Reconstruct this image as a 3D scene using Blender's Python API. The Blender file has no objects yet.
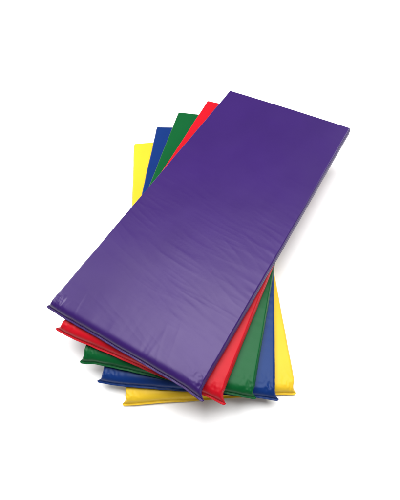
import bpy, math, random
import numpy as np
from mathutils import Matrix, Vector, noise

scene = bpy.context.scene
C = bpy.data.collections.new("scene_objects")
scene.collection.children.link(C)

# ------------------------------------------------------------------ materials
def vinyl(name, col, rough=0.36, grain=0.05, spec=0.36, tint=(1, 1, 1)):
    m = bpy.data.materials.new(name); m.use_nodes = True
    nt = m.node_tree; N = nt.nodes; Lk = nt.links
    b = N["Principled BSDF"]
    b.inputs["Specular IOR Level"].default_value = spec
    b.inputs["Specular Tint"].default_value = (*tint, 1)
    tc = N.new("ShaderNodeTexCoord")
    # a little unevenness in the dye of the vinyl sheet
    n1 = N.new("ShaderNodeTexNoise"); n1.inputs["Scale"].default_value = 5.0; n1.inputs["Detail"].default_value = 4
    Lk.new(tc.outputs["Object"], n1.inputs["Vector"])
    r = N.new("ShaderNodeMapRange")
    r.inputs["From Min"].default_value = 0.3; r.inputs["From Max"].default_value = 0.7
    r.inputs["To Min"].default_value = 0.94; r.inputs["To Max"].default_value = 1.05
    Lk.new(n1.outputs["Fac"], r.inputs["Value"])
    hs = N.new("ShaderNodeHueSaturation"); hs.inputs["Color"].default_value = (*col, 1)
    Lk.new(r.outputs["Result"], hs.inputs["Value"])
    Lk.new(hs.outputs["Color"], b.inputs["Base Color"])
    # gloss varies where the sheet has been handled
    n2 = N.new("ShaderNodeTexNoise"); n2.inputs["Scale"].default_value = 9.0; n2.inputs["Detail"].default_value = 6
    Lk.new(tc.outputs["Object"], n2.inputs["Vector"])
    r2 = N.new("ShaderNodeMapRange")
    r2.inputs["To Min"].default_value = rough - 0.05; r2.inputs["To Max"].default_value = rough + 0.06
    Lk.new(n2.outputs["Fac"], r2.inputs["Value"])
    Lk.new(r2.outputs["Result"], b.inputs["Roughness"])
    # leather-like grain of the vinyl
    v = N.new("ShaderNodeTexVoronoi"); v.inputs["Scale"].default_value = 900.0
    Lk.new(tc.outputs["Object"], v.inputs["Vector"])
    n3 = N.new("ShaderNodeTexNoise"); n3.inputs["Scale"].default_value = 60.0; n3.inputs["Detail"].default_value = 5
    Lk.new(tc.outputs["Object"], n3.inputs["Vector"])
    b1 = N.new("ShaderNodeBump"); b1.inputs["Strength"].default_value = grain; b1.inputs["Distance"].default_value = 0.0006
    Lk.new(v.outputs["Distance"], b1.inputs["Height"])
    b2 = N.new("ShaderNodeBump"); b2.inputs["Strength"].default_value = 0.12; b2.inputs["Distance"].default_value = 0.0012
    Lk.new(n3.outputs["Fac"], b2.inputs["Height"]); Lk.new(b1.outputs["Normal"], b2.inputs["Normal"])
    Lk.new(b2.outputs["Normal"], b.inputs["Normal"])
    return m

def srgb(r, g, b):
    f = lambda c: c/12.92 if c <= .04045 else ((c+.055)/1.055)**2.4
    return (f(r/255), f(g/255), f(b/255))

MAT = dict(
    yellow=vinyl("yellow_vinyl", srgb(214, 176, 40), rough=0.42, spec=0.2, tint=(1, .95, .7)),
    blue=vinyl("blue_vinyl", srgb(9, 40, 98), rough=0.38, spec=0.18, tint=(.7, .85, 1)),
    green=vinyl("green_vinyl", srgb(4, 74, 34), rough=0.38, spec=0.17, tint=(.7, 1, .8)),
    red=vinyl("red_vinyl", srgb(170, 10, 26), rough=0.42, spec=0.2, tint=(1, .62, .62)),
    purple=vinyl("purple_vinyl", srgb(40, 12, 82), rough=0.41, spec=0.38, tint=(0.90, 0.80, 1.0)),
)

def floor_mat():
    m = bpy.data.materials.new("white_sweep"); m.use_nodes = True
    nt = m.node_tree; N = nt.nodes; b = N["Principled BSDF"]
    b.inputs["Roughness"].default_value = 0.85
    b.inputs["Specular IOR Level"].default_value = 0.1
    tc = N.new("ShaderNodeTexCoord"); n = N.new("ShaderNodeTexNoise")
    n.inputs["Scale"].default_value = 40; n.inputs["Detail"].default_value = 3
    nt.links.new(tc.outputs["Object"], n.inputs["Vector"])
    r = N.new("ShaderNodeMapRange"); r.inputs["To Min"].default_value = 0.87; r.inputs["To Max"].default_value = 0.90
    nt.links.new(n.outputs["Fac"], r.inputs["Value"])
    nt.links.new(r.outputs["Result"], b.inputs["Base Color"])
    return m

# ------------------------------------------------------------------ mesh helpers
def mesh_obj(name, verts, faces, mat, parent=None, smooth=True):
    me = bpy.data.meshes.new(name)
    me.from_pydata([tuple(v) for v in verts], [], faces)
    me.materials.append(mat)
    if smooth:
        me.polygons.foreach_set("use_smooth", [True]*len(me.polygons))
    me.update()
    o = bpy.data.objects.new(name, me); C.objects.link(o)
    if parent: o.parent = parent
    return o

def sstep(x):
    x = min(1, max(0, x)); return x*x*(3-2*x)

W, L, T = 0.557, 1.22, 0.0385
SEAM_OUT = 0.013          # the weld line lies this far beyond the foam
FLANGE = 0.006            # width of the welded strip
TAPER = 0.031             # length over which the tube flattens into the weld

class MatShape:
    """a vinyl tube round a foam slab: boxed at the far end, flattened and welded at the near end"""
    def __init__(s, seed, ears, seam_h, wrinkle, nx, ny, sag=(0, 0), pleat=1.0):
        s.seed, s.ears, s.seam_h, s.wr, s.nx, s.ny, s.sag, s.pleat = seed, ears, seam_h, wrinkle, nx, ny, sag, pleat
        s.off = Vector((seed*7.31, seed*3.17, seed*1.73))

    def section(s):
        r = 0.0058; pts = []       # (x, z, tag) counter-clockwise from the middle of the left side over the top
        hw = W/2; ns = 6; nc = 6
        nx = s.nx
        def side_bulge(z): return 0.0032*(1-((z-T/2)/(T/2))**2)
        for i in range(ns): 
            z = T/2 + (T/2-r)*i/ns; pts.append((-hw - side_bulge(z), z))
        for i in range(nc):
            a = math.pi - math.pi/2*i/nc; pts.append((-hw+r+r*math.cos(a), T-r+r*math.sin(a)))
        for i in range(nx+1):
            # denser columns close to the edges
            t = i/nx; t = t - 0.10*math.sin(2*math.pi*t)/(2*math.pi)*1.0
            pts.append((-hw+r+(W-2*r)*t, T))
        for i in range(1, nc+1):
            a = math.pi/2 - math.pi/2*i/nc; pts.append((hw-r+r*math.cos(a), T-r+r*math.sin(a)))
        for i in range(1, ns+1):
            z = T-r-(T/2-r)*i/ns; pts.append((hw+side_bulge(z), z))
        top = len(pts)
        for i in range(1, ns+1):
            z = T/2-(T/2-r)*i/ns; pts.append((hw+side_bulge(z), z))
        for i in range(1, nc+1):
            a = -math.pi/2*i/nc; pts.append((hw-r+r*math.cos(a), r+r*math.sin(a)))
        nb = nx//3
        for i in range(1, nb+1):
            pts.append((hw-r-(W-2*r)*i/nb, 0))
        for i in range(1, nc+1):
            a = -math.pi/2-math.pi/2*i/nc; pts.append((-hw+r+r*math.cos(a), r+r*math.sin(a)))
        for i in range(1, ns):
            z = r+(T/2-r)*i/ns; pts.append((-hw-side_bulge(z), z))
        return pts, top

    def flat_x(s, pts, top):
        # arc length position mapped to the flat weld
        def run(idx):
            d = [0]
            for a, b in zip(idx[:-1], idx[1:]):
                d.append(d[-1]+math.dist(pts[a], pts[b]))
            return [x/d[-1] for x in d]
        n = len(pts); F = [0]*n
        Wf = W+T
        up = list(range(0, top)); lo = list(range(top-1, n))+[0]
        for i, t in zip(up, run(up)): F[i] = -Wf/2+Wf*t
        for i, t in list(zip(lo, run(lo)))[1:-1]: F[i] = Wf/2-Wf*t
        return F

    def warp(s, p):
        """ears of the weld pulled out of line, corners sinking where nothing carries them"""
        x, y, z = p
        e = y+L/2
        for side, (du, dv, dz) in ((-1, s.ears[0]), (1, s.ears[1])):
            w = sstep(1-max(0, e+SEAM_OUT+FLANGE)/0.05)*sstep(1-(W/2+T/2-side*x)/0.075)
            if w > 0:
                x += side*(du-T/2)*w; y += (dv+SEAM_OUT+FLANGE)*w; z += dz*w
        # gentle waviness of the weld
        k = sstep(1-(e+SEAM_OUT+FLANGE)/0.05)
        if k > 0:
            n = noise.noise(Vector((x*9, 0.3, 0))+s.off)
            n2 = noise.noise(Vector((x*34, 1.3, 0))+s.off)
            z += k*(0.0014*n+0.0007*n2); y += k*(0.0010*n2+0.0014*n)
        x += (1 if x > 0 else -1)*0.0013*noise.noise(Vector((2*(x > 0), y*4.5, 6))+s.off)*min(1, abs(x)/0.2)
        # long slow sag
        f = sstep(1-e/0.45)
        z += f*(s.sag[0]*sstep(0.5-x/W) + s.sag[1]*sstep(0.5+x/W))
        return (x, y, z)

    def relief(s, x, y, z, top):
        """height of creases in the loose sheet, in metres"""
        e = (y+L/2)
        q = Vector((x, y, 0))+s.off
        h = 0.0
        if top:
            # loose folds in the sheet, strongest in the near half
            m = 0.25+0.75*sstep(1-(e-0.3)/0.7)
            wn = noise.noise(q*1.7)*0.045+noise.noise(q*5.0+Vector((3, 3, 3)))*0.02
            for (deg, fu, fv, amp, seed, off) in ((5, 3.4, 24, 0.00040, 3.1, .22), (15, 4.6, 35, 0.00032, 5.7, .18),
                                                  (20, 3.0, 30, 0.00036, 7.9, -.10), (2, 6.0, 48, 0.00020, 11.3, .12)):
                a = math.radians(deg)
                u = x*math.cos(a)-y*math.sin(a); v = x*math.sin(a)+y*math.cos(a)+wn
                n = noise.noise(Vector((u*fu, v*fv, seed))+s.off)
                sel = sstep((noise.noise(q*4.6+Vector((seed, 4, 2)))+off+0.12)*2.0)
                h += s.wr*m*amp*sel*(1-min(1, abs(n)*2.0))**1.5*1.05
            h += s.wr*m*0.0014*noise.noise(Vector((x*4.0, (y+wn)*9, 8.1))+s.off)
            kl = math.exp(-max(0, e)/0.16)
            n = noise.noise(Vector(((x+e*0.25)*26, e*6, 6.2))+s.off)
            h += s.wr*kl*0.0007*(1-min(1, abs(n)*2.2))**1.4*sstep(noise.noise(q*6+Vector((5, 5, 5)))*2.2+0.5)
            # short hatching where the sheet is drawn over the right edge
            kr = math.exp(-max(0, W/2-x)/0.06)
            h += s.wr*max(m, 0.5)*kr*0.0006*noise.noise(Vector((x*10, (y+x*0.15)*62, 4.4))+s.off)
            # crown and roll-off of the foam
            cx = 1-(2*x/W)**2; h += 0.0016*max(0, cx)
        # gathers running up from the weld
        k = math.exp(-max(0, e)/0.045)*sstep((e+SEAM_OUT)/0.012)
        g = noise.noise(Vector((x*42, e*5, z*20))+s.off)
        g2 = noise.noise(Vector((x*17, e*4, 2.2))+s.off)
        h += s.pleat*k*(0.0012*g*abs(g)*2+0.0016*g2)
        # crumpled corners
        wc = math.exp(-((W/2-abs(x))**2/0.0016+(e-0.004)**2/0.0012))*sstep((e+SEAM_OUT)/0.010)
        if wc > 0.01:
            g = noise.noise(Vector((x*70+y*30, y*28-x*40, z*25))+s.off)
            h += s.pleat*wc*(0.0040*(0.4-abs(g)*1.6)+0.0016*noise.noise(q*110))
        return h

    def cover(s):
        pts, top = s.section(); F = s.flat_x(pts, top); n = len(pts)
        # rows: distance from the weld; packed near both ends
        e_rows = []
        y0 = -L/2-SEAM_OUT
        for i in range(30): e_rows.append(TAPER*(i/30)**1.4)
        m = s.ny
        for i in range(m+1):
            t = i/m
            e_rows.append(TAPER+(L+SEAM_OUT-TAPER-0.004)*(0.55*t+0.45*t*t if True else t))
        for i in range(1, 6):
            e_rows.append(L+SEAM_OUT-0.004+0.004*math.sin(math.pi/2*i/5))
        zs = T*s.seam_h
        verts = []
        for ei in e_rows:
            y = y0+ei
            if ei < TAPER:
                tt = ei/TAPER; k = (1-(1-tt)**2.5)**0.5*sstep(tt/0.14)**0.5
                kx = 1-(1-tt)**3.2
            else: k = kx = 1
            far = max(0, (ei-(L+SEAM_OUT-0.004))/0.004)
            kk = 1-math.sqrt(max(0, 1-far*far)) if far > 0 else 0
            for j, (bx, bz) in enumerate(pts):
                istop = (bz > T-0.0005) and j < top
                x = bx*kx+F[j]*(1-kx); z = zs+(bz-zs)*k+(0.0006 if j < top else -0.0006)*(1-k)
                if far > 0:
                    z = T/2+(z-T/2)*(1-0.07*kk); x *= 1-0.004*kk
                h = s.relief(x, y, z, istop)
                if k < 1 and not istop:
                    pass
                if istop: z += h*k
                elif j < top:
                    # the side walls pucker outward a little
                    z += h*0.4*k
                    sgn = -1 if bx < 0 else 1
                    x += sgn*0.0011*noise.noise(Vector((sgn*3, y*14, z*30))+s.off)*min(1, ei/0.03)
                    x += sgn*h*0.8
                verts.append(s.warp((x, y, max(z, 0.0004) if True else z)))
        faces = []
        R = len(e_rows)
        for i in range(R-1):
            for j in range(n):
                a = i*n+j; b = i*n+(j+1) % n
                faces.append((a, b, b+n, a+n))
        # far end: close top row to bottom row
        verts_c = len(verts)
        base = (R-1)*n
        cx = sum(verts[base+j][0] for j in range(n))/n
        faces.append(tuple(range(base, base+n)))
        faces.append(tuple(reversed(range(0, n))))
        return verts, faces

    def end_seam(s):
        Wf = W+T; m = 260; verts = []; faces = []
        zs = T*s.seam_h; y0 = -L/2-SEAM_OUT
        prof = [(0.0015, 0.0004), (-0.0006, 0.0005), (-0.002, 0.0004), (-0.0038, 0.0005), (-0.0050, 0.0008), (-0.006, 0.0005),
                (-0.006, -0.0005), (-0.0050, -0.0008), (-0.0038, -0.0005), (-0.002, -0.0004), (-0.0006, -0.0005), (0.0015, -0.0004)]
        P = len(prof)
        for i in range(m+1):
            x = -Wf/2+Wf*i/m
            d = min(i, m-i)/m*Wf
            rc = math.sqrt(max(0.02, 1-(1-min(1, d/0.009))**2))   # rounded corner of the strip
            for (dy, dz) in prof:
                y = y0+(dy*rc if dy < 0 else dy)
                rip = 0.0009*noise.noise(Vector((x*60, 2, 9))+s.off)*(-dy/0.006)
                droop = -0.0010*(max(0, -dy)/0.006)**1.5
                z = zs+dz+rip+droop
                verts.append(s.warp((x, y, max(z, 0.0008))))
        for i in range(m):
            for j in range(P):
                a = i*P+j; b = i*P+(j+1) % P
                faces.append((a, a+P, b+P, b))
        faces.append(tuple(range(P))); faces.append(tuple(reversed(range(m*P, m*P+P))))
        return verts, faces

    def side_seam(s, side):
        m = 240; verts = []; faces = []; P = 8
        for i in range(m+1):
            y = -L/2+0.022+(L-0.026)*i/m
            z = T*0.47+0.0009*noise.noise(Vector((0, y*5, side))+s.off)
            x = side*(W/2+0.0031+0.0011*noise.noise(Vector((side*3, y*14, z*30))+s.off))
            for j in range(P):
                a = 2*math.pi*j/P
                verts.append(s.warp((x+0.0011*math.cos(a), y, z+0.0014*math.sin(a))))
        for i in range(m):
            for j in range(P):
                a = i*P+j; b = i*P+(j+1) % P
                faces.append((a, b, b+P, a+P))
        faces.append(tuple(reversed(range(P)))); faces.append(tuple(range(m*P, m*P+P)))
        return verts, faces

def make_mat(colour, pos, rot, z, shape, label):
    root = bpy.data.objects.new("rest_mat", None); C.objects.link(root)
    root.empty_display_size = 0.1
    root.location = (pos[0], pos[1], z); root.rotation_euler = (0, 0, rot)
    root["label"] = label; root["category"] = "rest mat"; root["group"] = "vinyl rest mats fanned out in one stack"
    m = MAT[colour]
    mesh_obj("cover", *shape.cover(), m, root)
    mesh_obj("end_seam", *shape.end_seam(), m, root)
    for sd in (-1, 1): mesh_obj("side_seam", *shape.side_seam(sd), m, root)
    return root

# ------------------------------------------------------------------ the five mats, bottom to top
DATA = [
    ("yellow", (0.0188, 0.8133), -0.0210, [(0.0178, -0.0184, -.002), (0.0048, -0.0235, .0)], 0.30, .7,
     "bright yellow vinyl rest mat lying on the white floor, lowest of the fanned stack"),
    ("blue", (0.0394, 0.8293), -0.1759, [(0.0210, -0.0133, -.003), (0.0172, -0.0249, -.003)], 0.35, .8,
     "royal blue vinyl rest mat lying directly on the yellow mat and under the green one"),
    ("green", (0.0582, 0.8449), -0.3147, [(0.0093, -0.0268, -.004), (0.0156, -0.0172, -.002)], 0.35, .8,
     "dark green vinyl rest mat in the middle of the stack, between blue and red mats"),
    ("red", (0.0793, 0.8425), -0.4924, [(0.0260, -0.0154, -.001), (0.0225, -0.0228, -.004)], 0.35, .8,
     "bright red vinyl rest mat lying on the green mat, directly under the purple one"),
    ("purple", (0.1010, 0.8445), -0.6121, [(0.0186, -0.0170, -.001), (0.0232, -0.0259, -.004)], 0.35, 1.0,
     "large purple vinyl rest mat with creased top surface lying uppermost on the stack"),
]
for i, (c, p, th, ears, sh, wr, lab) in enumerate(DATA):
    big = c == "purple"
    shp = MatShape(i+1.37, ears, sh, wr, 230 if big else 150, 420 if big else 220)
    make_mat(c, p, th, i*(T+0.0018)+0.0008, shp, lab)

# ------------------------------------------------------------------ floor: one white sweep
me = bpy.data.meshes.new("floor")
S = 30
me.from_pydata([(-S, -S, 0), (S, -S, 0), (S, S, 0), (-S, S, 0)], [], [(0, 1, 2, 3)])
me.materials.append(floor_mat())
fl = bpy.data.objects.new("floor", me); C.objects.link(fl); fl["kind"] = "structure"

# ------------------------------------------------------------------ light
w = bpy.data.worlds.new("World"); scene.world = w; w.use_nodes = True
bg = w.node_tree.nodes["Background"]
bg.inputs["Color"].default_value = (1.0, 1.0, 1.0, 1); bg.inputs["Strength"].default_value = 0.28

def area(name, loc, target, sx, sy, power, col=(1, 1, 1)):
    l = bpy.data.lights.new(name, 'AREA'); l.shape = 'RECTANGLE'; l.size = sx; l.size_y = sy
    l.energy = power; l.color = col
    o = bpy.data.objects.new(name, l); C.objects.link(o)
    o.location = loc
    o.rotation_euler = (Vector(target)-Vector(loc)).to_track_quat('-Z', 'Y').to_euler()
    return o
area("softbox_lamp", (0.12, 1.0, 2.5), (0.1, 0.85, 0), 2.3, 1.7, 122)
area("added_floor_fill", (-3.0, 3.2, 2.2), (0.2, 2.8, 0), 1.3, 1.3, 105)  # added fill light, out of view, brightens the far floor to white
area("added_floor_fill", (4.2, 3.9, 2.0), (1.0, 2.8, 0), 1.2, 1.2, 90)  # second added fill from the right, for the same far floor

# ------------------------------------------------------------------ camera
f, pit, hgt, cx, cy, roll = 318.60958, 1.14448, 1.0916, 201.13259, 316.51889, -0.0934
s_, c_ = math.sin(pit), math.cos(pit)
fwd = Vector((0, c_, -s_)); up = Vector((0, s_, c_)); right = Vector((1, 0, 0)); dn = -up
R2 = math.cos(roll)*right-math.sin(roll)*dn
D2 = math.sin(roll)*right+math.cos(roll)*dn
cam = bpy.data.cameras.new("camera"); co = bpy.data.objects.new("camera", cam); C.objects.link(co)
M = Matrix((R2, -D2, -fwd)).transposed().to_4x4(); M.translation = Vector((0, 0, hgt))
co.matrix_world = M
cam.sensor_fit = 'HORIZONTAL'; cam.sensor_width = 36; cam.lens = 36*f/400
cam.shift_x = -(cx-200)/400; cam.shift_y = (cy-250)/400
cam.clip_start = 0.01; cam.clip_end = 200
scene.camera = co
scene.view_settings.view_transform = 'Standard'; scene.view_settings.look = 'None'
scene.view_settings.exposure = 0; scene.view_settings.gamma = 1
scene.view_settings.use_curve_mapping = False
